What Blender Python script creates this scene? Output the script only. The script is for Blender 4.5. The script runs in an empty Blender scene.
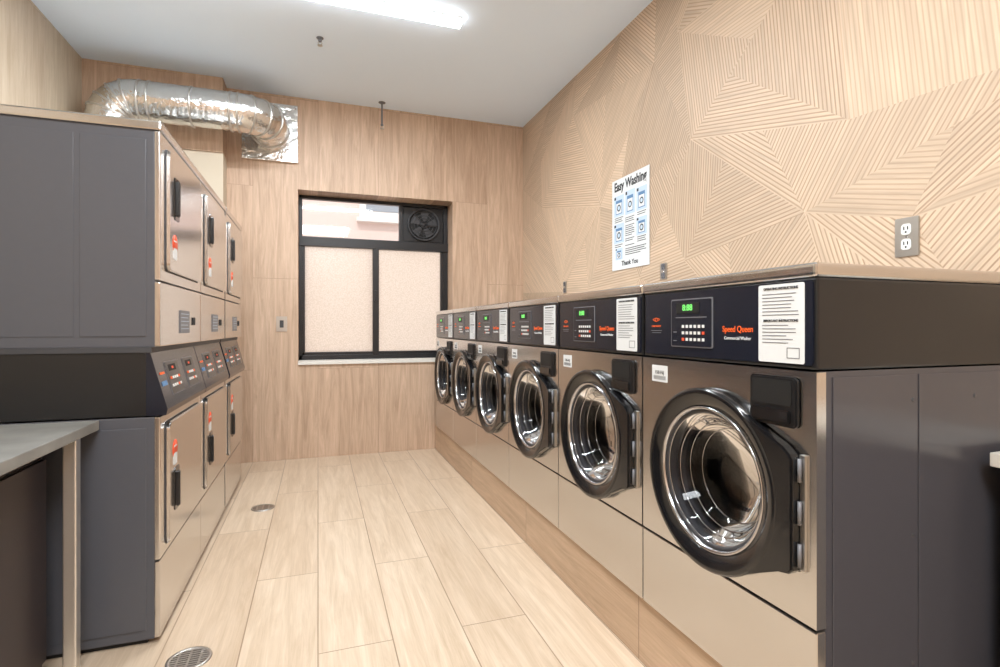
import bpy, bmesh, math, random
from mathutils import Matrix, Vector
random.seed(7)
S = bpy.context.scene
C = S.collection
F = 527.0

# ------------------------------------------------------------ materials
def srgb(r, g, b):
    def f(c):
        c /= 255.0
        return c/12.92 if c <= .04045 else ((c+.055)/1.055)**2.4
    return (f(r), f(g), f(b), 1)

def newmat(name):
    m = bpy.data.materials.new(name); m.use_nodes = True
    nt = m.node_tree
    return m, nt, nt.nodes['Principled BSDF']

def simple(name, col, rough=.5, metal=0, bump=0, bscale=60, var=0.06, emis=None, es=0, coat=0):
    m, nt, b = newmat(name)
    b.inputs['Roughness'].default_value = rough
    b.inputs['Metallic'].default_value = metal
    if coat: b.inputs['Coat Weight'].default_value = coat
    tc = nt.nodes.new('ShaderNodeTexCoord')
    n = nt.nodes.new('ShaderNodeTexNoise'); n.inputs['Scale'].default_value = bscale
    nt.links.new(tc.outputs['Object'], n.inputs['Vector'])
    mx = nt.nodes.new('ShaderNodeMix'); mx.data_type = 'RGBA'
    mx.inputs[6].default_value = tuple(c*(1-var) for c in col[:3])+(1,)
    mx.inputs[7].default_value = tuple(min(1, c*(1+var)) for c in col[:3])+(1,)
    nt.links.new(n.outputs['Fac'], mx.inputs[0])
    nt.links.new(mx.outputs[2], b.inputs['Base Color'])
    if bump:
        bp = nt.nodes.new('ShaderNodeBump'); bp.inputs['Strength'].default_value = bump
        bp.inputs['Distance'].default_value = .01
        nt.links.new(n.outputs['Fac'], bp.inputs['Height'])
        nt.links.new(bp.outputs['Normal'], b.inputs['Normal'])
    if emis:
        b.inputs['Emission Color'].default_value = emis
        b.inputs['Emission Strength'].default_value = es
    return m

def steel(name, col, rough, axis='y'):
    m, nt, b = newmat(name)
    b.inputs['Metallic'].default_value = 1
    b.inputs['Base Color'].default_value = col
    tc = nt.nodes.new('ShaderNodeTexCoord')
    mp = nt.nodes.new('ShaderNodeMapping')
    mp.inputs['Scale'].default_value = (300, 3, 300) if axis == 'y' else (300, 300, 3)
    n = nt.nodes.new('ShaderNodeTexNoise'); n.inputs['Scale'].default_value = 1.5
    nt.links.new(tc.outputs['Object'], mp.inputs[0]); nt.links.new(mp.outputs[0], n.inputs['Vector'])
    mr = nt.nodes.new('ShaderNodeMapRange')
    mr.inputs['To Min'].default_value = rough-.05; mr.inputs['To Max'].default_value = rough+.08
    nt.links.new(n.outputs['Fac'], mr.inputs['Value']); nt.links.new(mr.outputs[0], b.inputs['Roughness'])
    return m

def wood(name, axes, c1, c2, mortar, bw, rh, rough=.45, offset=.5, grain=.28, msize=.003):
    m, nt, b = newmat(name)
    N, L = nt.nodes, nt.links
    tc = N.new('ShaderNodeTexCoord'); sp = N.new('ShaderNodeSeparateXYZ')
    L.new(tc.outputs['Object'], sp.inputs[0])
    cb = N.new('ShaderNodeCombineXYZ')
    L.new(sp.outputs[axes[0]], cb.inputs[0]); L.new(sp.outputs[axes[1]], cb.inputs[1])
    br = N.new('ShaderNodeTexBrick')
    br.offset = offset; br.inputs['Scale'].default_value = 1
    br.inputs['Brick Width'].default_value = bw; br.inputs['Row Height'].default_value = rh
    br.inputs['Mortar Size'].default_value = msize; br.inputs['Mortar Smooth'].default_value = .2
    br.inputs['Color1'].default_value = c1; br.inputs['Color2'].default_value = c2
    br.inputs['Mortar'].default_value = mortar
    L.new(cb.outputs[0], br.inputs['Vector'])
    mp = N.new('ShaderNodeMapping'); mp.inputs['Scale'].default_value = (.9, 11, 1)
    L.new(cb.outputs[0], mp.inputs[0])
    add = N.new('ShaderNodeVectorMath'); add.operation = 'MULTIPLY_ADD'
    add.inputs[1].default_value = (60, 60, 60)
    L.new(br.outputs['Color'], add.inputs[0]); L.new(mp.outputs[0], add.inputs[2])
    n = N.new('ShaderNodeTexNoise'); n.inputs['Scale'].default_value = 1.6
    n.inputs['Detail'].default_value = 9; n.inputs['Roughness'].default_value = .68
    n.inputs['Distortion'].default_value = .9
    L.new(add.outputs[0], n.inputs['Vector'])
    mp2 = N.new('ShaderNodeMapping'); mp2.inputs['Scale'].default_value = (5, 160, 1)
    L.new(cb.outputs[0], mp2.inputs[0])
    n2 = N.new('ShaderNodeTexNoise'); n2.inputs['Scale'].default_value = 1; n2.inputs['Detail'].default_value = 3
    L.new(mp2.outputs[0], n2.inputs['Vector'])
    sm = N.new('ShaderNodeMath'); sm.operation = 'MULTIPLY_ADD'; sm.inputs[1].default_value = .3
    L.new(n2.outputs['Fac'], sm.inputs[0]); L.new(n.outputs['Fac'], sm.inputs[2])
    mr = N.new('ShaderNodeMapRange')
    mr.inputs['From Min'].default_value = .45; mr.inputs['From Max'].default_value = .85
    mr.inputs['To Min'].default_value = 1-grain; mr.inputs['To Max'].default_value = 1+grain*.45
    L.new(sm.outputs[0], mr.inputs['Value'])
    # darker grain is also a touch redder
    inv = N.new('ShaderNodeMapRange'); inv.inputs['From Min'].default_value = 1-grain; inv.inputs['From Max'].default_value = 1+grain*.45
    L.new(mr.outputs[0], inv.inputs['Value'])
    tint = N.new('ShaderNodeMix'); tint.data_type = 'RGBA'
    tint.inputs[6].default_value = (1, .93, .85, 1); tint.inputs[7].default_value = (1, 1, 1, 1)
    L.new(inv.outputs[0], tint.inputs[0])
    mul = N.new('ShaderNodeVectorMath'); mul.operation = 'MULTIPLY'
    L.new(br.outputs['Color'], mul.inputs[0]); L.new(tint.outputs[2], mul.inputs[1])
    vm = N.new('ShaderNodeVectorMath'); vm.operation = 'SCALE'
    L.new(mul.outputs[0], vm.inputs[0]); L.new(mr.outputs[0], vm.inputs['Scale'])
    L.new(vm.outputs[0], b.inputs['Base Color'])
    b.inputs['Roughness'].default_value = rough
    bp = N.new('ShaderNodeBump'); bp.inputs['Strength'].default_value = .3; bp.inputs['Distance'].default_value = .0015
    iv = N.new('ShaderNodeMath'); iv.operation = 'MULTIPLY_ADD'; iv.inputs[1].default_value = -1.5
    L.new(br.outputs['Fac'], iv.inputs[0]); L.new(mr.outputs[0], iv.inputs[2])
    L.new(iv.outputs[0], bp.inputs['Height']); L.new(bp.outputs[0], b.inputs['Normal'])
    return m

M = {}
WA, WB, WM = srgb(206, 179, 156), srgb(196, 168, 145), srgb(172, 146, 125)
M['wall_b'] = wood('wood_tile_back', (2, 0), WA, WB, WM, 1.8, .6, .5, .5, .29, .002)
M['wall_l'] = wood('wood_tile_left', (2, 1), srgb(200,186,165), srgb(194,178,158), srgb(172,156,138), 1.8, .6, .5, .5, .2, .002)
M['plinth'] = wood('wood_tile_plinth', (1, 2), srgb(200,174,148), srgb(192,164,138), srgb(160,134,112), 1.2, .6, .4, .5, .25)
M['floor'] = wood('wood_tile_floor', (1, 0), srgb(210,191,169), srgb(202,181,158), srgb(158,136,115), 1.5, .3, .28, .5, .20, .0028)
M['ceiling'] = simple('ceiling_paint', srgb(229,242,255), .8, bscale=4, var=.01)
M['beige'] = simple('beige_paint', srgb(205,192,172), .7, bscale=5, var=.03)
M['steel'] = steel('brushed_steel', (.66,.645,.63,1), .18)
M['steelv'] = steel('brushed_steel_v', (.85,.83,.80,1), .36, 'z')
M['chrome'] = simple('chrome', (.5,.5,.52,1), .16, 1)
M['side'] = simple('charcoal_enamel', srgb(84,85,91), .3, 0, .03, 30, .03)
M['side_w'] = simple('charcoal_enamel_washer', srgb(72,71,76), .2, 0, .02, 30, .03)
M['black'] = simple('black_plastic', (.012,.012,.013,1), .28)
M['blackg'] = simple('black_gloss', (.008,.008,.009,1), .13, coat=.2)
M['panel'] = simple('console_face', (.011,.013,.022,1), .2)
M['dark'] = simple('dark_void', (.004,.004,.004,1), .6)
M['gasket'] = simple('rubber_gasket', (.05,.05,.055,1), .5)
M['drum'] = simple('drum_steel', (.13,.13,.135,1), .4, 1, .35, 45)
M['white'] = simple('white_label', srgb(222,224,224), .6, var=.02)
M['ink'] = simple('ink', (.03,.03,.035,1), .6)
M['inkb'] = simple('ink_blue', srgb(92,130,170), .6)
M['inklb'] = simple('ink_light_blue', srgb(190,208,225), .6)
M['orange'] = simple('orange_print_glow', srgb(235,95,30), .5, emis=srgb(235,95,30), es=.12)  # print colour with a faint glow added; the print is no lamp
M['red'] = simple('red_sticker', srgb(228,85,50), .5)
M['grayp'] = simple('grey_plastic', srgb(112,112,116), .4)
M['green'] = simple('led_green', (0.02,.4,.05,1), .5, emis=(.35,1,.25,1), es=.8)
M['foil'] = simple('duct_foil', (.74,.73,.71,1), .2, 1, .9, 22)
M['seam'] = simple('duct_tape', (.62,.61,.59,1), .3, 1, .5, 60)
M['frame'] = simple('window_black', (.012,.012,.014,1), .35)
M['plate'] = steel('plate_steel', (.55,.53,.50,1), .32)
M['wplastic'] = simple('white_plastic', srgb(225,225,222), .4)
M['counter'] = simple('concrete_laminate', srgb(134,132,127), .5, 0, .1, 9, .3)
M['darkwood'] = simple('dark_brown_panel', srgb(54,46,46), .4, bscale=8, var=.1)
M['cream'] = simple('cream_counter', srgb(226,224,216), .4)
M['sill'] = simple('sill_stone', srgb(228,224,216), .4, bscale=30, var=.03)
M['tube'] = simple('led_tube', (1,1,1,1), .5, emis=(.95,.98,1,1), es=10)
M['fill_em'] = simple('fill_panel_glow', (1,1,1,1), .5, emis=(.97,.98,1,1), es=3)  # glowing face of the added fill panel
M['facade'] = simple('facade_stucco', srgb(222,196,186), .9, 0, .3, 12, .05)
M['facade_trim'] = simple('facade_trim', srgb(236,226,220), .8)
M['facade_glass'] = simple('facade_glass', srgb(150,152,158), .3)
M['ground'] = simple('alley_concrete', srgb(190,185,175), .9, 0, .2, 5, .1)

def glassmat(name, tint, base):
    m = bpy.data.materials.new(name); m.use_nodes = True
    nt = m.node_tree; nt.nodes.clear()
    o = nt.nodes.new('ShaderNodeOutputMaterial'); mx = nt.nodes.new('ShaderNodeMixShader')
    tr = nt.nodes.new('ShaderNodeBsdfTransparent'); tr.inputs[0].default_value = tint
    gl = nt.nodes.new('ShaderNodeBsdfGlossy'); gl.inputs['Roughness'].default_value = .03
    lw = nt.nodes.new('ShaderNodeFresnel'); lw.inputs['IOR'].default_value = base
    nt.links.new(lw.outputs[0], mx.inputs[0]); nt.links.new(tr.outputs[0], mx.inputs[1])
    nt.links.new(gl.outputs[0], mx.inputs[2]); nt.links.new(mx.outputs[0], o.inputs[0])
    return m
M['door_glass'] = glassmat('smoked_glass', (.5,.5,.52,1), 1.3)
M['clear'] = glassmat('clear_glass', (.95,.96,.96,1), 1.45)

def frosted():
    m = bpy.data.materials.new('pebbled_glass'); m.use_nodes = True
    nt = m.node_tree; nt.nodes.clear(); N, L = nt.nodes, nt.links
    o = N.new('ShaderNodeOutputMaterial'); mx = N.new('ShaderNodeMixShader')
    tl = N.new('ShaderNodeBsdfTranslucent'); gl = N.new('ShaderNodeBsdfGlossy')
    gl.inputs['Roughness'].default_value = .25
    tc = N.new('ShaderNodeTexCoord'); v = N.new('ShaderNodeTexVoronoi'); v.inputs['Scale'].default_value = 75
    L.new(tc.outputs['Object'], v.inputs['Vector'])
    cr = N.new('ShaderNodeValToRGB')
    cr.color_ramp.elements[0].color = srgb(255,255,250); cr.color_ramp.elements[1].color = srgb(228,229,218)
    cr.color_ramp.elements[1].position = .7
    L.new(v.outputs['Distance'], cr.inputs[0]); L.new(cr.outputs[0], tl.inputs[0])
    bp = N.new('ShaderNodeBump'); bp.inputs['Strength'].default_value = .25; bp.inputs['Distance'].default_value = .002
    L.new(v.outputs['Distance'], bp.inputs['Height']); L.new(bp.outputs[0], gl.inputs['Normal'])
    mx.inputs[0].default_value = .06
    tr = N.new('ShaderNodeBsdfTransparent'); m2 = N.new('ShaderNodeMixShader'); m2.inputs[0].default_value = .35
    L.new(tl.outputs[0], m2.inputs[1]); L.new(tr.outputs[0], m2.inputs[2])
    L.new(m2.outputs[0], mx.inputs[1]); L.new(gl.outputs[0], mx.inputs[2]); L.new(mx.outputs[0], o.inputs[0])
    return m
M['frost'] = frosted()

def carved():
    m, nt, b = newmat('carved_wood_tile'); N, L = nt.nodes, nt.links
    uv = N.new('ShaderNodeUVMap'); uv.uv_map = 'UVMap'
    sp = N.new('ShaderNodeSeparateXYZ'); L.new(uv.outputs[0], sp.inputs[0])
    d = N.new('ShaderNodeMath'); d.operation = 'DIVIDE'; d.inputs[1].default_value = .0205
    L.new(sp.outputs[0], d.inputs[0])
    pp = N.new('ShaderNodeMath'); pp.operation = 'PINGPONG'; pp.inputs[1].default_value = .5
    L.new(d.outputs[0], pp.inputs[0])
    ss = N.new('ShaderNodeMapRange'); ss.interpolation_type = 'SMOOTHSTEP'
    ss.inputs['From Min'].default_value = .03; ss.inputs['From Max'].default_value = .28
    L.new(pp.outputs[0], ss.inputs['Value'])
    at = N.new('ShaderNodeAttribute'); at.attribute_name = 'tint'
    ag = N.new('ShaderNodeAttribute'); ag.attribute_name = 'groove'
    mp = N.new('ShaderNodeMapping'); mp.inputs['Scale'].default_value = (24, 1.2, 1)
    L.new(uv.outputs[0], mp.inputs[0])
    n = N.new('ShaderNodeTexNoise'); n.inputs['Scale'].default_value = 2; n.inputs['Detail'].default_value = 7
    n.inputs['Distortion'].default_value = .6
    L.new(mp.outputs[0], n.inputs['Vector'])
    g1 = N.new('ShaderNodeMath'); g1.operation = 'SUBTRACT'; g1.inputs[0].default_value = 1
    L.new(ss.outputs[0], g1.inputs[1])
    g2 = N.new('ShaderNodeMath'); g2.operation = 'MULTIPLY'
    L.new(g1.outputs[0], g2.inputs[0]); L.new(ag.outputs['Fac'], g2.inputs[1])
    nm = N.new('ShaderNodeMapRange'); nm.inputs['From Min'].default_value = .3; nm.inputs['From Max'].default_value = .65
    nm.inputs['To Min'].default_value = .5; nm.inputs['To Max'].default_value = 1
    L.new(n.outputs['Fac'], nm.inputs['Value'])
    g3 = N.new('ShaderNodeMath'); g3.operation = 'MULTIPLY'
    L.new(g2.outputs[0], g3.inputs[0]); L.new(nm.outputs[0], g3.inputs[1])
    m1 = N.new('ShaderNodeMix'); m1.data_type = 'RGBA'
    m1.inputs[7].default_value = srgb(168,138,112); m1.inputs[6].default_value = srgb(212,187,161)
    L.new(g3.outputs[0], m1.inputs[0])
    mr = N.new('ShaderNodeMapRange'); mr.inputs['From Min'].default_value = .25; mr.inputs['From Max'].default_value = .75
    mr.inputs['To Min'].default_value = .78; mr.inputs['To Max'].default_value = 1.12
    L.new(n.outputs['Fac'], mr.inputs['Value'])
    mu = N.new('ShaderNodeMath'); mu.operation = 'MULTIPLY'
    L.new(mr.outputs[0], mu.inputs[0]); L.new(at.outputs['Fac'], mu.inputs[1])
    vm = N.new('ShaderNodeVectorMath'); vm.operation = 'SCALE'
    L.new(m1.outputs[2], vm.inputs[0]); L.new(mu.outputs[0], vm.inputs['Scale'])
    L.new(vm.outputs[0], b.inputs['Base Color']); b.inputs['Roughness'].default_value = .5
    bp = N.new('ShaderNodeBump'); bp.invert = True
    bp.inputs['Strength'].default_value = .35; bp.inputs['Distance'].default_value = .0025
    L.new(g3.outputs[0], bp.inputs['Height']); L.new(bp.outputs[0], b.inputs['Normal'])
    return m
M['carved'] = carved()

# ------------------------------------------------------------ geometry helpers
def empty(name, loc=(0,0,0)):
    e = bpy.data.objects.new(name, None); e.location = loc; e.empty_display_size = .1
    C.objects.link(e); return e

def finish(name, bm, mat, parent=None, smooth=False, mats=None):
    bmesh.ops.recalc_face_normals(bm, faces=bm.faces)
    me = bpy.data.meshes.new(name); bm.to_mesh(me); bm.free()
    if mats:
        for k in mats: me.materials.append(M[k])
    else: me.materials.append(M[mat])
    if smooth:
        for p in me.polygons: p.use_smooth = True
    o = bpy.data.objects.new(name, me); C.objects.link(o)
    if parent: o.parent = parent
    return o

def addbox(bm, lo, hi, mi=0):
    c = [bm.verts.new((x, y, z)) for x in (lo[0], hi[0]) for y in (lo[1], hi[1]) for z in (lo[2], hi[2])]
    fs = []
    for f in ((0,1,3,2),(4,6,7,5),(0,4,5,1),(2,3,7,6),(0,2,6,4),(1,5,7,3)):
        fc = bm.faces.new([c[i] for i in f]); fc.material_index = mi; fs.append(fc)
    return fs

def box(name, lo, hi, mat, parent=None, bevel=0, seg=2):
    bm = bmesh.new(); addbox(bm, lo, hi)
    if bevel:
        bmesh.ops.recalc_face_normals(bm, faces=bm.faces)
        bmesh.ops.bevel(bm, geom=list(bm.edges), offset=bevel, segments=seg, affect='EDGES', profile=.6)
    return finish(name, bm, mat, parent)

def boxes(name, lst, mat, parent=None):
    bm = bmesh.new()
    for lo, hi in lst: addbox(bm, lo, hi)
    return finish(name, bm, mat, parent)

def prism(name, pts, axis, a, b, mat, parent=None, bevel=0):
    bm = bmesh.new()
    def P(p, t):
        return {'x': (t, p[0], p[1]), 'y': (p[0], t, p[1]), 'z': (p[0], p[1], t)}[axis]
    v1 = [bm.verts.new(P(p, a)) for p in pts]; v2 = [bm.verts.new(P(p, b)) for p in pts]
    f1 = bm.faces.new(v1); f2 = bm.faces.new(v2[::-1])
    n = len(pts)
    for i in range(n):
        bm.faces.new((v1[i], v2[i], v2[(i+1) % n], v1[(i+1) % n]))
    bmesh.ops.recalc_face_normals(bm, faces=bm.faces)
    if bevel:
        es = [e for e in bm.edges if (e in f1.edges or e in f2.edges)]
        bmesh.ops.bevel(bm, geom=es, offset=bevel, segments=2, affect='EDGES')
    return finish(name, bm, mat, parent)

def rrect(y0, z0, y1, z1, r, n=5):
    pts = []
    for cx, cz, a0 in ((y1-r, z1-r, 0), (y0+r, z1-r, 90), (y0+r, z0+r, 180), (y1-r, z0+r, 270)):
        for i in range(n+1):
            a = math.radians(a0+90*i/n); pts.append((cx+r*math.cos(a), cz+r*math.sin(a)))
    return pts

def lathe(name, prof, axis, center, mat, parent=None, n=64, closed=False):
    bm = bmesh.new(); rings = []
    for t, r in prof:
        ring = []
        if r < 1e-6:
            p = {'x': (t,0,0), 'y': (0,t,0), 'z': (0,0,t)}[axis]
            ring = [bm.verts.new(Vector(p)+Vector(center))]
        else:
            for i in range(n):
                a = 2*math.pi*i/n; c, s = r*math.cos(a), r*math.sin(a)
                p = {'x': (t,c,s), 'y': (c,t,s), 'z': (c,s,t)}[axis]
                ring.append(bm.verts.new(Vector(p)+Vector(center)))
        rings.append(ring)
    pairs = list(zip(rings, rings[1:]))
    if closed: pairs.append((rings[-1], rings[0]))
    for A, B in pairs:
        for i in range(n):
            j = (i+1) % n
            if len(A) == 1 and len(B) == 1: continue
            if len(A) == 1: bm.faces.new((A[0], B[i], B[j]))
            elif len(B) == 1: bm.faces.new((A[i], B[0], A[j]))
            else: bm.faces.new((A[i], B[i], B[j], A[j]))
    return finish(name, bm, mat, parent, smooth=True)

def text(name, body, size, loc, face, mat, parent=None, ext=.0006, align='CENTER', bold=0, spacing=1, sx=1):
    cu = bpy.data.curves.new(name, 'FONT'); cu.body = body; cu.size = size
    cu.align_x = align; cu.align_y = 'CENTER'; cu.extrude = ext; cu.offset = bold; cu.space_character = spacing
    cu.materials.append(M[mat])
    R = {'-x': Matrix(((0,0,-1),(-1,0,0),(0,1,0))), '+x': Matrix(((0,0,1),(1,0,0),(0,1,0)))}[face]
    tmp = bpy.data.objects.new('tmp', cu); C.objects.link(tmp)
    bpy.context.view_layer.update()
    me = bpy.data.meshes.new_from_object(tmp.evaluated_get(bpy.context.evaluated_depsgraph_get()))
    bpy.data.objects.remove(tmp); me.name = name
    me.transform(Matrix.Translation(loc) @ R.to_4x4() @ Matrix.Diagonal((sx, 1, 1, 1)))
    o = bpy.data.objects.new(name, me); C.objects.link(o)
    if parent: o.parent = parent
    return o

def tube(name, pts, r, mat, parent=None, res=12):
    cu = bpy.data.curves.new(name, 'CURVE'); cu.dimensions = '3D'
    s = cu.splines.new('POLY'); s.points.add(len(pts)-1)
    for i, p in enumerate(pts): s.points[i].co = (*p, 1)
    cu.bevel_depth = r; cu.bevel_resolution = res; cu.use_fill_caps = True
    cu.materials.append(M[mat])
    tmp = bpy.data.objects.new('tmp', cu); C.objects.link(tmp)
    bpy.context.view_layer.update()
    me = bpy.data.meshes.new_from_object(tmp.evaluated_get(bpy.context.evaluated_depsgraph_get()))
    bpy.data.objects.remove(tmp)
    for p in me.polygons: p.use_smooth = True
    o = bpy.data.objects.new(name, me); C.objects.link(o)
    if parent: o.parent = parent
    return o

def ring_at(name, pos, direction, rad, mat, parent):
    o = lathe(name, [(-.010, rad-.004), (-.007, rad+.006), (.007, rad+.006), (.010, rad-.004)], 'z', (0,0,0), mat, parent, 48)
    q = Vector(direction).to_track_quat('Z', 'Y').to_matrix().to_4x4()
    o.data.transform(Matrix.Translation(pos) @ q)
    return o

def clone(root, loc):
    r = empty(root.name.split('.')[0], loc)
    for ch in root.children:
        o = ch.copy(); C.objects.link(o); o.parent = r
    return r

# ------------------------------------------------------------ room shell
XL, XR, YB, YN, H = -1.91, 2.23, 5.65, -2.6, 3.62
box('floor', (XL-.1, YN-.1, -.1), (XR+.1, YB+.33, 0), 'floor')
box('ceiling', (XL-.1, YN-.1, H), (XR+.1, YB+.33, H+.1), 'ceiling')
box('wall_left', (XL-.1, YN, 0), (XL, YB+.33, H), 'wall_l')
box('wall_near', (XL-.1, YN-.1, 0), (XR+.1, YN, H), 'wall_b')
wx0, wx1, wz0, wz1 = -.19, 1.40, .97, 2.70
boxes('wall_back', [((XL, YB, 0), (wx0, YB+.33, H)), ((wx1, YB, 0), (XR+.1, YB+.33, H)),
                    ((wx0, YB, 0), (wx1, YB+.33, wz0)), ((wx0, YB, wz1), (wx1, YB+.33, H))], 'wall_b')
box('wall_back_soffit', (XL, 5.43, 2.93), (-.83, YB, H), 'wall_b')
box('wall_back_column', (XL, 5.45, 0), (-.83, YB, 2.93), 'beige')

def carved_wall():
    rnd = random.Random(21)
    bm = bmesh.new(); uvl = bm.loops.layers.uv.new('UVMap')
    tint = bm.faces.layers.float.new('tint'); gr = bm.faces.layers.float.new('groove')
    cy, cz = .80, .72
    ny = math.ceil((YB-YN)/cy); nz = math.ceil(H/cz)
    dy = (YB-YN)/ny; dz = H/nz
    P = {}
    for i in range(ny+1):
        for j in range(nz+1):
            jy = 0 if i in (0, ny) else rnd.uniform(-.3, .3)
            jz = 0 if j in (0, nz) else rnd.uniform(-.26, .26)
            P[i, j] = bm.verts.new((XR, YN+i*dy+jy, j*dz+jz))
    def tri(vs, d, g=None):
        f = bm.faces.new(vs)
        d = d.normalized()
        nrm = Vector((0, -d.z, d.y)); o = vs[0].co
        f[tint] = rnd.uniform(.84, 1.06)
        f[gr] = g if g is not None else rnd.choice((1, 1, 1, .8, .55))
        for lp in f.loops:
            q = lp.vert.co-o
            lp[uvl].uv = (q.dot(nrm)+7.0, q.dot(d))
        return f
    for i in range(ny):
        for j in range(nz):
            a, b, c, d = P[i, j], P[i+1, j], P[i+1, j+1], P[i, j+1]
            ts = ([a, b, c], [a, c, d]) if rnd.random() < .5 else ([a, b, d], [b, c, d])
            for t in ts:
                k = rnd.random()
                es = [t[(q+1) % 3].co-t[q].co for q in range(3)]
                if k < .40:
                    q = max(range(3), key=lambda q: es[q].length)
                    A, B, Cc = t[q], t[(q+1) % 3], t[(q+2) % 3]
                    m = bm.verts.new(A.co.lerp(B.co, rnd.uniform(.35, .65)))
                    tri([A, m, Cc], Cc.co-A.co); tri([m, B, Cc], Cc.co-B.co)
                else:
                    tri(t, rnd.choice(es))
    me = bpy.data.meshes.new('wall_right')
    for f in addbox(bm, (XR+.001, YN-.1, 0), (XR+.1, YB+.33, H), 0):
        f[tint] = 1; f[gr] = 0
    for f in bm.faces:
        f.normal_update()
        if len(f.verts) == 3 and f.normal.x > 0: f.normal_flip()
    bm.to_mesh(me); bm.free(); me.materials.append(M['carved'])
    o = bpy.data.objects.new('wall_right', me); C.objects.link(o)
carved_wall()

box('washer_plinth', (1.205, .94, 0), (XR-.003, YB-.003, .26), 'plinth')

# ------------------------------------------------------------ window
w = empty('window_1')
fy0, fy1 = 5.88, 5.94
tz, mxx, fanx = 2.22, .60, .88
def fr(n, x0, z0, x1, z1, a=fy0, b=fy1): box(n, (x0, a, z0), (x1, b, z1), 'frame', w, .004)
fr('frame_left', wx0, wz0, wx0+.035, wz1); fr('frame_right', wx1-.045, wz0, wx1, wz1)
fr('frame_top', wx0, wz1-.035, wx1, wz1); fr('frame_bottom', wx0, wz0, wx1, wz0+.055)
fr('transom', wx0, tz-.05, wx1, tz+.05, fy0-.015)
fr('meeting_stile', mxx-.035, wz0+.05, mxx+.03, tz-.04, fy0-.01)
fr('sash_left_stile', wx0+.03, wz0+.05, wx0+.06, tz-.04, fy0+.01)
fr('sash_right_stile', wx1-.08, wz0+.05, wx1-.04, tz-.04, fy0+.01)
fr('sash_bottom_rail', wx0+.03, wz0+.05, wx1-.04, wz0+.085, fy0+.01)
fr('upper_mullion', fanx-.03, tz+.04, fanx+.01, wz1-.03, fy0-.005)
box('frosted_pane_left', (wx0+.05, 5.91, wz0+.08), (mxx-.03, 5.915, tz-.045), 'frost', w)
box('frosted_pane_right', (mxx+.03, 5.925, wz0+.08), (wx1-.07, 5.93, tz-.045), 'frost', w)
box('upper_pane', (wx0+.03, 5.92, tz+.045), (fanx-.03, 5.925, wz1-.03), 'clear', w)
box('sill_board', (wx0+.001, YB-.02, wz0-.03), (wx1+.0, 5.88, wz0+.004), 'sill', w, .003)
box('latch', (mxx-.02, fy0-.03, 1.6), (mxx+.01, fy0-.01, 1.72), 'frame', w, .004)

fan = empty('window_exhaust_fan')
fx0, fx1, fz0, fz1 = fanx+.012, wx1-.047, tz+.052, wz1-.037
box('housing', (fx0, 5.90, fz0), (fx1, 6.02, fz1), 'frame', fan, .01)
cx, cz = (fx0+fx1)/2, (fz0+fz1)/2
R = min(fx1-fx0, fz1-fz0)/2-.015
lathe('fan_ring', [(5.90, R), (5.86, R), (5.855, R-.012), (5.90, R-.02)], 'y', (cx, 0, cz), 'gasket', fan)
lathe('fan_cavity', [(5.897, R-.01), (5.8965, 0)], 'y', (cx, 0, cz), 'dark', fan)
for k in range(4):
    rr = R*(k+1)/5
    lathe('guard_ring_%d' % k, [(5.868, rr), (5.865, rr+.003), (5.862, rr), (5.865, rr-.003)], 'y', (cx, 0, cz), 'gasket', fan, closed=True)
lathe('fan_hub', [(5.895, .05), (5.872, .045), (5.868, 0)], 'y', (cx, 0, cz), 'black', fan)
for k in range(5):
    a = 2*math.pi*k/5
    pts = [(cx+.04*math.cos(a-.3), cz+.04*math.sin(a-.3)), (cx+(R-.03)*math.cos(a-.1), cz+(R-.03)*math.sin(a-.1)),
           (cx+(R-.03)*math.cos(a+.55), cz+(R-.03)*math.sin(a+.55)), (cx+.04*math.cos(a+.5), cz+.04*math.sin(a+.5))]
    prism('blade_%d' % k, pts, 'y', 5.878, 5.882, 'gasket', fan)
for k in range(4):
    a = math.pi*k/4
    tube('guard_wire_%d' % k, [(cx-R*math.cos(a), 5.862, cz-R*math.sin(a)), (cx+R*math.cos(a), 5.862, cz+R*math.sin(a))], .0025, 'gasket', fan, 3)

# exterior
nb = empty('neighbor_building')
box('facade', (-7, 9.0, -1.5), (9, 9.3, 9), 'facade', nb)
for i, x in enumerate((-2.2, 1.15, 4.2)):
    box('window_surround_%d' % i, (x-.50, 8.95, 3.12), (x+.50, 9.0, 4.6), 'facade_trim', nb)
    box('window_glass_%d' % i, (x-.40, 8.94, 3.24), (x+.40, 8.948, 4.5), 'facade_glass', nb)
    box('window_rail_%d' % i, (x-.40, 8.92, 3.8), (x+.40, 8.94, 3.86), 'facade_trim', nb)
    box('window_ledge_%d' % i, (x-.55, 8.88, 3.06), (x+.55, 9.0, 3.12), 'facade_trim', nb)
box('alley_ground', (-7, 5.99, -1.6), (9, 9.3, -1.5), 'ground')

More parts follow.
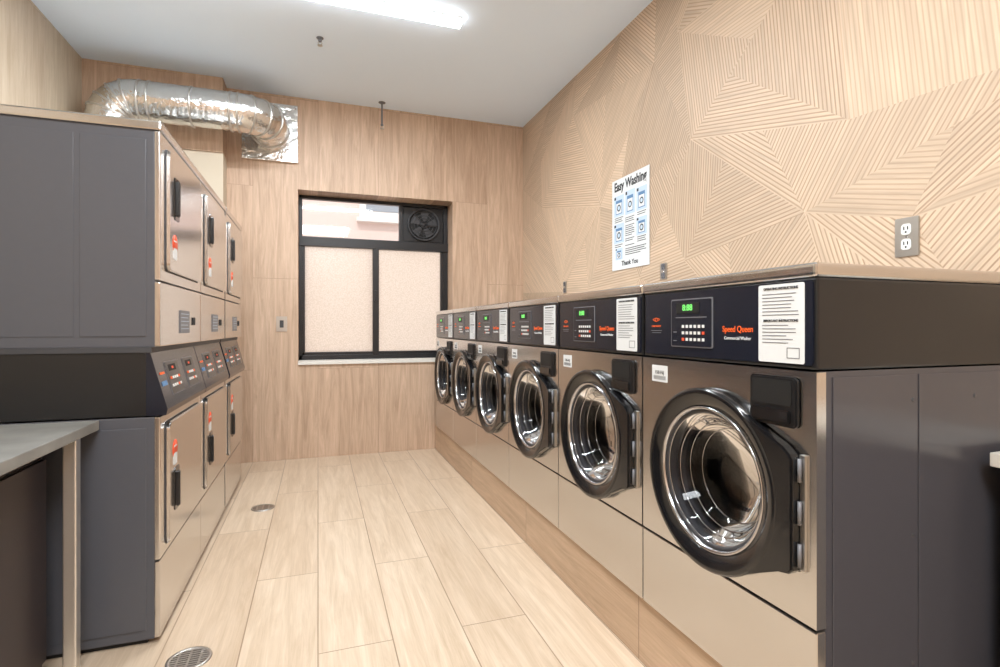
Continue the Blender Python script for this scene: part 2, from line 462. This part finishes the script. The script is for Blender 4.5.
# ------------------------------------------------------------ washer
W = .75; D = .93; B0 = .26
def washer():
    r = empty('front_load_washer')
    z = lambda v: v-B0
    yc, zc = .375, z(.838)
    bm = bmesh.new()
    fs = addbox(bm, (.0, .004, z(.262)), (D, W-.004, z(1.205)))
    bm.faces.remove(fs[0])
    finish('cabinet', bm, 'side_w', r)
    box('side_panel_skin', (.045, .0005, z(.29)), (.36, .006, z(1.19)), 'side_w', r, .002)
    box('side_panel_skin_rear', (.366, .0005, z(.29)), (.915, .006, z(1.19)), 'side_w', r, .002)
    for k, (xx, zz) in enumerate(((.34, z(1.12)), (.34, z(.75)), (.34, z(.40)), (.60, z(1.12)))):
        lathe('side_screw_%d' % k, [(.0005, .006), (-.001, .005), (-.0015, 0)], 'y', (xx, 0, zz), 'gasket', r, 12)
    bm = bmesh.new(); n = 96; hr = .225
    y0, y1, za, zb = .0, W, z(.553), z(1.204)
    out, inn = [], []
    for i in range(n):
        a = 2*math.pi*i/n+math.pi/n; c, s = math.cos(a), math.sin(a)
        ts = []
        if c > 0: ts.append((y1-yc)/c)
        if c < 0: ts.append((y0-yc)/c)
        if s > 0: ts.append((zb-zc)/s)
        if s < 0: ts.append((za-zc)/s)
        t = min(ts); oy, oz = yc+t*c, zc+t*s
        out.append([oy, oz]); inn.append((yc+hr*c, zc+hr*s))
    for cy, cz_ in ((y0, za), (y0, zb), (y1, za), (y1, zb)):
        k = min(range(n), key=lambda i: (out[i][0]-cy)**2+(out[i][1]-cz_)**2); out[k] = [cy, cz_]
    vo = [bm.verts.new((-.012, p[0], p[1])) for p in out]; vi = [bm.verts.new((-.012, p[0], p[1])) for p in inn]
    vb = [bm.verts.new((.02, p[0], p[1])) for p in out]; vr = [bm.verts.new((.02, p[0], p[1])) for p in inn]
    for i in range(n):
        j = (i+1) % n
        bm.faces.new((vo[i], vo[j], vi[j], vi[i])); bm.faces.new((vo[i], vb[i], vb[j], vo[j])); bm.faces.new((vi[i], vi[j], vr[j], vr[i]))
    finish('front_panel', bm, 'steel', r)
    box('kick_panel', (-.012, 0, z(.264)), (.02, W, z(.546)), 'steel', r, .004)
    box('seam_shadow', (.0, .003, z(.54)), (.018, W-.003, z(.56)), 'dark', r)
    box('console_shell', (-.006, .002, z(1.209)), (D, W-.002, z(1.446)), 'black', r, .006)
    prism('console_face', rrect(.012, z(1.218), W-.012, z(1.44), .012), 'x', -.010, -.004, 'panel', r, .0015)
    box('top_lid', (-.014, -.002, z(1.447)), (D, W+.002, z(1.484)), 'steel', r, .011, 3)
    # drum
    lathe('drum', [(.0, .225), (.05, .225), (.06, .245), (.42, .245), (.43, .2), (.435, 0)], 'x', (0, yc, zc), 'drum', r)
    for k in range(3):
        a = 2*math.pi*k/3+.5
        tube('drum_lifter_%d' % k, [(.1, yc+.225*math.cos(a), zc+.225*math.sin(a)), (.41, yc+.225*math.cos(a), zc+.225*math.sin(a))], .025, 'drum', r, 4)
    lathe('gasket', [(-.008, .225), (.0, .206), (.03, .19), (.05, .188), (.06, .225)], 'x', (0, yc, zc), 'gasket', r)
    # door: broad flat bezel falling inward to a thin bright rim
    lathe('door_bezel', [(-.013, .284), (-.038, .287), (-.046, .284), (-.050, .277), (-.049, .268), (-.036, .232), (-.028, .226), (-.013, .228)], 'x', (0, yc, zc), 'blackg', r, 96, True)
    lathe('door_chrome_ring', [(-.034, .229), (-.038, .224), (-.033, .218), (-.020, .215), (-.014, .217), (-.014, .228)], 'x', (0, yc, zc), 'chrome', r, 96, True)
    lathe('door_inner_ring', [(-.024, .216), (-.020, .206), (-.0, .198), (.012, .194), (.012, .206), (-.008, .218)], 'x', (0, yc, zc), 'gasket', r, 96, True)
    for k, (xx, rr_) in enumerate(((-.018, .205), (.012, .184), (.045, .172), (.078, .150))):
        lathe('door_bowl_ring_%d' % k, [(xx, rr_+.002), (xx-.002, rr_), (xx, rr_-.002), (xx+.002, rr_)], 'x', (0, yc, zc), 'chrome', r, 96, True)
    lathe('door_glass', [(-.020, .207), (-.014, .200), (.01, .186), (.05, .172), (.085, .145), (.10, .08), (.104, 0)], 'x', (0, yc, zc), 'door_glass', r, 64)
    pt = lambda ph, rr: (yc-rr*math.cos(math.radians(ph)), zc+rr*math.sin(math.radians(ph)))
    poly = [pt(80, .286), (.075, zc+.168), (.052, zc+.150), (.044, zc+.138), (.044, zc-.150), (.056, zc-.162), (.09, zc-.170), pt(-74, .286)]
    for ph in range(-74, 81, 7): poly.append(pt(ph, .268))
    prism('door_hinge_cover', poly, 'x', -.013, -.047, 'blackg', r, .005)
    box('hinge_plate', (-.020, .026, zc-.15), (-.012, .043, zc+.15), 'plate', r, .002)
    for k in range(3):
        lathe('hinge_knuckle_%d' % k, [(-.03, 0), (-.03, .005), (.03, .005), (.03, 0)], 'z', (-.026, .038, zc-.11+k*.11), 'grayp', r, 12)
    # dispenser
    prism('dispenser_housing', rrect(.048, z(1.052), .205, z(1.186), .014), 'x', -.012, -.026, 'black', r, .004)
    prism('dispenser_recess', rrect(.062, z(1.108), .191, z(1.176), .01), 'x', -.0255, -.0275, 'dark', r)
    prism('dispenser_grip', rrect(.062, z(1.062), .191, z(1.098), .008), 'x', -.025, -.036, 'blackg', r, .004)
    # controls
    prism('control_frame', rrect(.370, z(1.25), .577, z(1.415), .006), 'x', -.010, -.013, 'grayp', r)
    prism('control_pad', rrect(.374, z(1.254), .573, z(1.411), .005), 'x', -.013, -.0145, 'panel', r)
    box('display_window', (-.016, .43, z(1.366)), (-.0145, .545, z(1.402)), 'dark', r)
    text('display_digits', '8:88', .030, (-.0165, .487, z(1.384)), '-x', 'green', r, bold=.0003)
    bl = []; bo = []
    for i in range(6):
        for j in range(3):
            y = .405+i*.020; zz = z(1.272)+j*.022
            (bo if (i == 0 and j == 1) or (i == 5 and j == 0) else bl).append(((-.0162, y, zz), (-.0145, y+.011, zz+.010)))
    boxes('keypad_buttons', bl, 'wplastic', r); boxes('keypad_accent_buttons', bo, 'red', r)
    boxes('pad_captions', [((-.0152, .395, z(1.35)), (-.0145, .55, z(1.353))), ((-.0152, .545, z(1.27)), (-.0145, .562, z(1.273))), ((-.0152, .545, z(1.30)), (-.0145, .562, z(1.303)))], 'grayp', r)
    text('logo_text', 'Speed Queen', .026, (-.0105, .268, z(1.312)), '-x', 'orange', r, bold=.0002, sx=.86)
    text('subtitle_text', 'Commercial Washer', .014, (-.0105, .268, z(1.285)), '-x', 'white', r, sx=.9)
    text('brand_mark', '<O>', .022, (-.0105, .668, z(1.345)), '-x', 'orange', r)
    text('brand_mark_caption', 'CARD READY', .009, (-.0105, .668, z(1.322)), '-x', 'orange', r)
    boxes('panel_fine_print', [((-.0105, .635, z(1.305)), (-.0098, .70, z(1.307))), ((-.0105, .64, z(1.297)), (-.0098, .695, z(1.299)))], 'grayp', r)
    prism('instruction_sticker', rrect(.036, z(1.222), .186, z(1.436), .006), 'x', -.010, -.0115, 'white', r)
    ls = []
    rs = random.Random(3)
    for k in range(15):
        zz = z(1.408)-k*.0095
        if k in (7, 8): continue
        ls.append(((-.0121, .052+rs.uniform(0, .04), zz), (-.0115, .172, zz+.0022)))
    ls += [((-.0121, .05, z(1.235)), (-.0115, .09, z(1.237))), ((-.0121, .05, z(1.262)), (-.0115, .09, z(1.264))),
           ((-.0121, .05, z(1.235)), (-.0115, .052, z(1.264))), ((-.0121, .088, z(1.235)), (-.0115, .09, z(1.264)))]
    boxes('sticker_text_lines', ls, 'grayp', r)
    text('sticker_heading', 'OPERATING INSTRUCTIONS', .0098, (-.0122, .111, z(1.424)), '-x', 'ink', r, bold=.0001, sx=.9)
    text('sticker_heading_2', 'IMPORTANT INSTRUCTIONS', .0098, (-.0122, .111, z(1.336)), '-x', 'ink', r, bold=.0001, sx=.9)
    prism('serial_label', rrect(.60, z(1.118), .69, z(1.178), .003), 'x', -.012, -.0135, 'white', r)
    text('serial_text', '158-F6J', .018, (-.0138, .645, z(1.152)), '-x', 'ink', r)
    boxes('serial_barcode', [((-.0141, .61+k*.006, z(1.126)), (-.0135, .6125+k*.006, z(1.14))) for k in range(12)], 'ink', r)
    return r
w0 = washer(); w0.location = (1.2, .995, B0+.001)
for i in range(1, 6): clone(w0, (1.2, .995+i*.757, B0+.001))

# ------------------------------------------------------------ stacked dryer
DW = .80; DD = 1.14; DH = 2.18
def dryer():
    r = empty('stacked_dryer')
    box('lower_cabinet', (-DD, .003, 0.02), (-.02, DW-.003, .945), 'side', r, .004)
    box('console_cabinet', (-DD, .001, .95), (-.045, DW-.001, 1.215), 'black', r, .004)
    box('upper_cabinet', (-DD, .003, 1.235), (-.02, DW-.003, 2.14), 'side', r, .004)
    box('joint_trim', (-DD, -.003, 1.214), (-.03, DW+.003, 1.236), 'gasket', r)
    box('toe_base', (-DD+.05, .02, 0), (-.05, DW-.02, .022), 'dark', r)
    box('top_cap', (-DD, -.006, 2.14), (.006, DW+.006, DH), 'steel', r, .008)
    for k, (za, zb) in enumerate(((.06, .90), (1.28, 2.10))):
        box('side_panel_rear_%d' % k, (-DD+.05, -.0005, za), (-.62, .01, zb), 'side', r, .003)
        box('side_panel_mid_%d' % k, (-.60, .0008, za), (-.30, .01, zb), 'side', r, .002)
        box('side_panel_front_%d' % k, (-.28, -.0005, za), (-.05, .01, zb), 'side', r, .003)
    box('front_frame_upper', (-.02, 0, 1.515), (.0, DW, 2.138), 'steel', r, .004)
    box('service_panel_upper', (-.02, 0, 1.238), (.0, DW, 1.508), 'steel', r, .004)
    box('front_frame_lower', (-.02, 0, .348), (.0, DW, .943), 'steel', r, .004)
    box('kick_panel', (-.02, 0, .025), (.0, DW, .342), 'steel', r, .004)
    prism('control_console', [(-.05, 1.213), (-.035, 1.213), (.028, .975), (.022, .95), (-.05, .95)], 'y', .0, DW, 'panel', r)
    d = Vector((.063, 0, -.238)).normalized(); nrm = Vector((.238, 0, .063)).normalized()
    def onface(name, y0, y1, s0, s1, h, mat):
        o = Vector((-.035, 0, 1.213)); bm = bmesh.new(); vs = []
        for hh in (0.0002, h):
            for (yy, ss) in ((y0, s0), (y1, s0), (y1, s1), (y0, s1)):
                p = o+d*ss+nrm*hh; vs.append(bm.verts.new((p.x, yy, p.z)))
        bm.faces.new(vs[4:8]); bm.faces.new(vs[0:4])
        for i in range(4):
            j = (i+1) % 4; bm.faces.new((vs[i], vs[j], vs[4+j], vs[4+i]))
        finish(name, bm, mat, r)
    for k, y in enumerate((.14, .46)):
        onface('control_pad_frame_%d' % k, y, y+.22, .05, .20, .002, 'grayp')
        onface('control_pad_%d' % k, y+.004, y+.216, .054, .196, .003, 'black')
        onface('display_%d' % k, y+.04, y+.16, .065, .095, .004, 'dark')
        onface('display_led_%d' % k, y+.09, y+.12, .075, .086, .005, 'red')
        for i in range(5):
            for j in range(2):
                onface('button_%d_%d%d' % (k, i, j), y+.03+i*.034, y+.046+i*.034, .12+j*.035, .132+j*.035, .006, 'wplastic' if (i+j) % 4 else 'orange')
    onface('console_logo_strip', .04, .10, .09, .10, .003, 'orange')
    onface('console_label', .03, .10, .13, .15, .003, 'inkb')
    for k, (za, zb, hz, sz) in enumerate(((1.555, 2.10, 1.80, 1.69), (.37, .915, .50, .775))):
        prism('door_gap_%d' % k, rrect(.075, za+.005, .740, zb-.005, .035), 'x', 0, .003, 'gasket', r)
        prism('door_%d' % k, rrect(.079, za+.009, .736, zb-.009, .032), 'x', .002, .018, 'steel', r, .004)
        prism('handle_recess_%d' % k, rrect(.155, hz, .235, hz+.19, .012), 'x', .0175, .021, 'blackg', r)
        prism('handle_grip_%d' % k, rrect(.165, hz+.015, .19, hz+.175, .008), 'x', .021, .036, 'black', r, .004)
        for q, hzz in enumerate((za+.08, zb-.12)):
            box('hinge_%d_%d' % (k, q), (.0, .735, hzz), (.016, .765, hzz+.06), 'chrome', r, .004)
        lathe('warning_sticker_%d' % k, [(.0180, .042), (.0192, .042), (.0193, 0)], 'x', (0, .165, sz), 'red', r, 32)
        prism('warning_sticker_white_%d' % k, rrect(.135, sz-.07, .195, sz-.018, .01), 'x', .0181, .0198, 'white', r)
        boxes('warning_text_%d' % k, [((.0192, .14, sz+.010), (.0198, .19, sz+.016))], 'white', r)
    prism('data_plate', rrect(.33, 1.29, .52, 1.40, .006), 'x', 0, .004, 'grayp', r)
    box('lock_slot', (0, .60, 1.33), (.006, .64, 1.37), 'dark', r)
    boxes('data_plate_print', [((.004, .345, 1.31+k*.018), (.0048, .50-.02*(k % 2), 1.313+k*.018)) for k in range(5)], 'inklb', r)
    return r
d0 = dryer(); d0.location = (-.624, 2.545, 0)
clone(d0, (-.624, 2.545+.812, 0)); clone(d0, (-.624, 2.545+.812*2+.04, 0))

# ------------------------------------------------------------ foil duct
du = empty('exhaust_duct')
dy_, dzc, rr = 5.16, 3.215, .165
pts = [(-1.63, dy_, 2.2), (-1.63, dy_, dzc-.20)]
marks = []
def arc(f, n):
    for k in range(1, n):
        p, dr = f(k/n); pts.append(p); marks.append((p, dr))
arc(lambda t: ((-1.43+.20*math.cos(math.pi*(1-t/2)), dy_, dzc-.20+.20*math.sin(math.pi*(1-t/2))), (math.sin(math.pi*(1-t/2)), 0, -math.cos(math.pi*(1-t/2)))), 5)
pts.append((-1.43, dy_, dzc)); pts.append((-.66, dy_, dzc))
arc(lambda t: ((-.66+.22*math.cos(math.pi/2*(t-1)), dy_+.22+.22*math.sin(math.pi/2*(t-1)), dzc), (-math.sin(math.pi/2*(t-1)), math.cos(math.pi/2*(t-1)), 0)), 4)
pts += [(-.44, dy_+.22, dzc), (-.44, 5.64, dzc)]
tube('duct_body', pts, rr, 'foil', du, 14)
for k, (p, dr) in enumerate(marks): ring_at('elbow_seam_%d' % k, p, dr, rr, 'seam', du)
for k, x in enumerate((-1.40, -1.33, -1.02, -.72, -.66)):
    ring_at('duct_seam_%d' % k, (x, dy_, dzc), (1, 0, 0), rr, 'seam', du)
ring_at('collar', (-.44, 5.52, dzc), (0, 1, 0), rr+.004, 'seam', du)
box('wall_flange', (-.70, 5.615, 2.95), (-.19, 5.648, 3.52), 'foil', du, .006)
for k, (a, b) in enumerate(((-.67, 2.98), (-.22, 2.98), (-.67, 3.49), (-.22, 3.49))):
    lathe('flange_screw_%d' % k, [(5.616, .012), (5.609, .009), (5.607, 0)], 'y', (a, 0, b), 'chrome', du, 12)

# ------------------------------------------------------------ sprinklers
def sprinkler(loc, L_=.05, s_=1):
    r = empty('fire_sprinkler', loc)
    lathe('escutcheon', [(0, .028*s_), (-.005, .026*s_), (-.01, .014), (-.01, 0)], 'z', (0,0,0), 'grayp', r, 24)
    lathe('stem', [(-.008, .009), (-L_, .009)], 'z', (0,0,0), 'grayp', r, 12)
    lathe('body', [(-L_, 0), (-L_, .014), (-L_-.018, .014), (-L_-.02, 0)], 'z', (0,0,0), 'grayp', r, 12)
    for s in (-1, 1):
        tube('yoke_%d' % (s+1), [(s*.010, 0, -L_-.016), (s*.016, 0, -L_-.030), (0, 0, -L_-.046)], .003, 'plate', r, 3)
    lathe('deflector', [(-L_-.046, 0), (-L_-.046, .02), (-L_-.049, .02), (-L_-.049, 0)], 'z', (0,0,0), 'plate', r, 20)
sprinkler((.62, 5.50, H), .22, 1.3)
sprinkler((.015, 4.43, H-.001), .012)

# ------------------------------------------------------------ lights
def fixture(x0, x1, y, name='linear_led_light', pw=60):
    r = empty(name, (0,0,0))
    box('housing', (x0, y-.03, H-.02), (x1, y+.03, H-.001), 'wplastic', r, .003)
    box('diffuser', (x0+.003, y-.036, H-.062), (x1-.003, y+.036, H-.018), 'tube', r, .012, 3)
    ld = bpy.data.lights.new('led_source', 'AREA'); ld.shape = 'RECTANGLE'
    ld.size = x1-x0-.05; ld.size_y = .065; ld.energy = pw; ld.color = (.885, .95, 1)
    lo = bpy.data.objects.new('led_source', ld); lo.location = ((x0+x1)/2, y, H-.066); C.objects.link(lo); lo.parent = r
fixture(-1.0, 1.01, 3.81, pw=92)
fixture(-.75, 1.01, 1.30, pw=66)
def panel(x, y, pw):  # unseen fill behind the camera, added to make the room light softer
    r = empty('unseen_fill_panel')
    box('frame', (x-.62, y-.62, H-.03), (x+.62, y+.62, H-.001), 'wplastic', r, .003)
    box('diffuser', (x-.6, y-.6, H-.036), (x+.6, y+.6, H-.029), 'fill_em', r)
    ld = bpy.data.lights.new('fill_panel_source', 'AREA'); ld.shape = 'SQUARE'
    ld.size = 1.15; ld.energy = pw; ld.color = (.885, .95, 1)
    lo = bpy.data.objects.new('fill_panel_source', ld); lo.location = (x, y, H-.045); C.objects.link(lo); lo.parent = r
panel(.1, -1.2, 150)

sd = bpy.data.lights.new('sun', 'SUN'); sd.energy = 2.0; sd.angle = .02; sd.color = (1, .97, .94)
so = bpy.data.objects.new('sun', sd); C.objects.link(so)
so.rotation_euler = Vector((.25, .75, -.85)).to_track_quat('-Z', 'Y').to_euler()
wd = bpy.data.worlds.new('World'); S.world = wd; wd.use_nodes = True
bg = wd.node_tree.nodes['Background']; bg.inputs[0].default_value = (.88, .94, 1, 1); bg.inputs[1].default_value = 2.1

# ------------------------------------------------------------ poster, outlets
p = empty('instruction_poster')
px = XR-.004
box('sheet', (px-.002, 3.19, 1.765), (px, 3.69, 2.475), 'white', p)
text('title', 'Easy Washing', .098, (px-.003, 3.44, 2.415), '-x', 'ink', p, bold=.0028, sx=.80)
def pb(n, y0, z0, y1, z1, m, h=.003): box(n, (px-.002-h, 3.69-y1, 2.475-z1), (px-.002, 3.69-y0, 2.475-z0), m, p)
def poster_cell(i, y0, z0, y1, z1):
    # line-drawing of a washer / scoop in a pale cell
    wv = y1-y0; hv = z1-z0
    pb('cell_%d' % i, y0, z0, y1, z1, 'inklb', .0006)
    pb('cell_machine_outline_%d' % i, y0+wv*.18, z0+hv*.22, y0+wv*.82, z0+hv*.9, 'inkb', .0010)
    pb('cell_machine_%d' % i, y0+wv*.23, z0+hv*.36, y0+wv*.77, z0+hv*.86, 'white', .0013)
    c0 = (0, 3.69-(y0+y1)/2, 2.475-(z0+hv*.6))
    lathe('cell_door_%d' % i, [(px-.0034, wv*.19), (px-.0035, 0)], 'x', c0, 'ink', p, 20)
    lathe('cell_door_glass_%d' % i, [(px-.0037, wv*.12), (px-.0038, 0)], 'x', c0, 'inklb', p, 20)
    pb('cell_number_%d' % i, y0+wv*.03, z0+hv*.03, y0+wv*.2, z0+hv*.16, 'ink', .0012)
i = 0
for (y0, z0, y1, z1) in ((.03,.13,.17,.29), (.19,.12,.32,.30), (.34,.13,.47,.30), (.03,.35,.17,.50), (.34,.35,.47,.48), (.05,.54,.15,.63)):
    poster_cell(i, y0, z0, y1, z1); i += 1
lines = []
for (ya, zz, ln) in [(.04,.30,.12),(.04,.315,.1),(.04,.33,.11),(.19,.32,.12),(.19,.335,.11),(.19,.35,.12),(.19,.38,.12),(.19,.395,.1),(.19,.41,.12),(.19,.425,.12),(.19,.44,.12),(.19,.455,.09),(.35,.31,.11),(.35,.325,.1),
                 (.04,.51,.11),(.04,.525,.09),(.19,.48,.12),(.19,.495,.1),(.35,.49,.11),(.35,.505,.1),(.35,.52,.11),(.19,.53,.12),(.19,.555,.27),(.19,.57,.25),(.19,.585,.27),(.19,.60,.2)]:
    lines.append(((px-.0032, 3.69-ya-ln, 2.475-zz-.005), (px-.0022, 3.69-ya, 2.475-zz)))
boxes('caption_lines', lines, 'ink', p)
text('footer', 'Thank You', .05, (px-.003, 3.44, 1.81), '-x', 'ink', p, bold=.001)

def outlet(name, y, z, w_=.078, h_=.125, rm='wplastic'):
    r = empty(name, (XR, y, z))
    prism('cover_plate', rrect(-w_/2, -h_/2, w_/2, h_/2, .006), 'x', -.008, -.001, 'plate', r, .002)
    for s in (-1, 1):
        prism('receptacle_%d' % (s+1), rrect(-.019, s*.03-.022, .019, s*.03+.022, .012), 'x', -.012, -.008, rm, r, .001)
        boxes('slots_%d' % (s+1), [((-.0128, -.009, s*.03-.002), (-.0119, -.005, s*.03+.012)), ((-.0128, .005, s*.03-.002), (-.0119, .009, s*.03+.012)),
              ((-.0128, -.003, s*.03-.014), (-.0119, .003, s*.03-.007))], 'dark', r)
    lathe('screw', [(-.008, .004), (-.0095, .003), (-.0096, 0)], 'x', (0,0,0), 'chrome', r, 10)
outlet('wall_outlet', 1.46, 1.68, .092, .155)
outlet('wall_outlet', 3.03, 1.70, .07, .11, 'grayp')
outlet('wall_outlet', 4.55, 1.70, .07, .11, 'grayp')
sw = empty('light_switch', (-.34, YB, 1.35))
prism('cover_plate', rrect(-.05, -.075, .05, .075, .006), 'y', -.008, -.001, 'plate', sw, .002)
prism('rocker', rrect(-.018, -.036, .018, .036, .003), 'y', -.013, -.008, 'gasket', sw, .002)

# ------------------------------------------------------------ floor drains
def drain(x, y, rad, mat='plate'):
    r = empty('floor_drain', (x, y, .001))
    lathe('rim', [(0, rad), (.004, rad-.002), (.004, rad-.014), (.001, rad-.016)], 'z', (0,0,0), mat, r, 40)
    lathe('sump', [(.0008, rad-.01), (.0009, 0)], 'z', (0,0,0), 'dark', r, 32)
    bl = []
    for k in range(-4, 5):
        yy = k*(rad-.014)/4.6; hw = math.sqrt(max(0, (rad-.014)**2-yy*yy))
        bl.append(((-hw, yy-.0045, .001), (hw, yy+.0045, .0035)))
    for k in (-1, 0, 1):
        xx = k*.04; hw = math.sqrt((rad-.014)**2-xx*xx); bl.append(((xx-.004, -hw, .001), (xx+.004, hw, .0034)))
    boxes('grate', bl, mat, r)
drain(-.484, 2.38, .082, 'plate'); drain(-.38, 4.2, .08, 'plate')

# ------------------------------------------------------------ folding counters
fc = empty('folding_counter')
box('countertop', (-1.90, 1.0, .905), (-.833, 2.535, .944), 'counter', fc, .004)
for k, (x, y) in enumerate(((-.865, 2.37), (-.865, 1.1))):
    box('leg_%d' % k, (x-.021, y-.021, .01), (x+.021, y+.021, .905), 'steelv', fc, .004)
    box('leg_foot_%d' % k, (x-.028, y-.028, 0), (x+.028, y+.028, .012), 'black', fc)
box('cabinet_body', (-1.88, 1.05, .06), (-.965, 2.40, .84), 'darkwood', fc, .004)
box('cabinet_toe', (-1.86, 1.1, 0), (-1.0, 2.38, .06), 'dark', fc)
boxes('cabinet_doors', [((-.966, 1.06+k*.45, .09), (-.95, 1.06+k*.45+.43, .83)) for k in range(3)], 'darkwood', fc)
box('cabinet_rail', (-1.86, 1.05, .84), (-.98, 2.40, .905), 'dark', fc)

sc = empty('side_counter')
box('countertop', (1.80, .25, .925), (XR-.005, .96, .965), 'cream', sc, .004)
box('cabinet_body', (1.83, .28, .05), (XR-.005, .93, .925), 'side', sc, .004)
box('cabinet_toe', (1.86, .31, 0), (XR-.01, .90, .05), 'dark', sc)

# ------------------------------------------------------------ camera
cd = bpy.data.cameras.new('camera'); cam = bpy.data.objects.new('camera', cd); C.objects.link(cam)
cd.sensor_width = 36; cd.lens = F/1000*36; cd.shift_y = -.0065; cd.clip_start = .05
cam.location = (0, 0, 1.32)
cam.rotation_euler = (math.radians(90), 0, -math.atan2(182, F))
S.camera = cam
S.view_settings.view_transform = 'Standard'
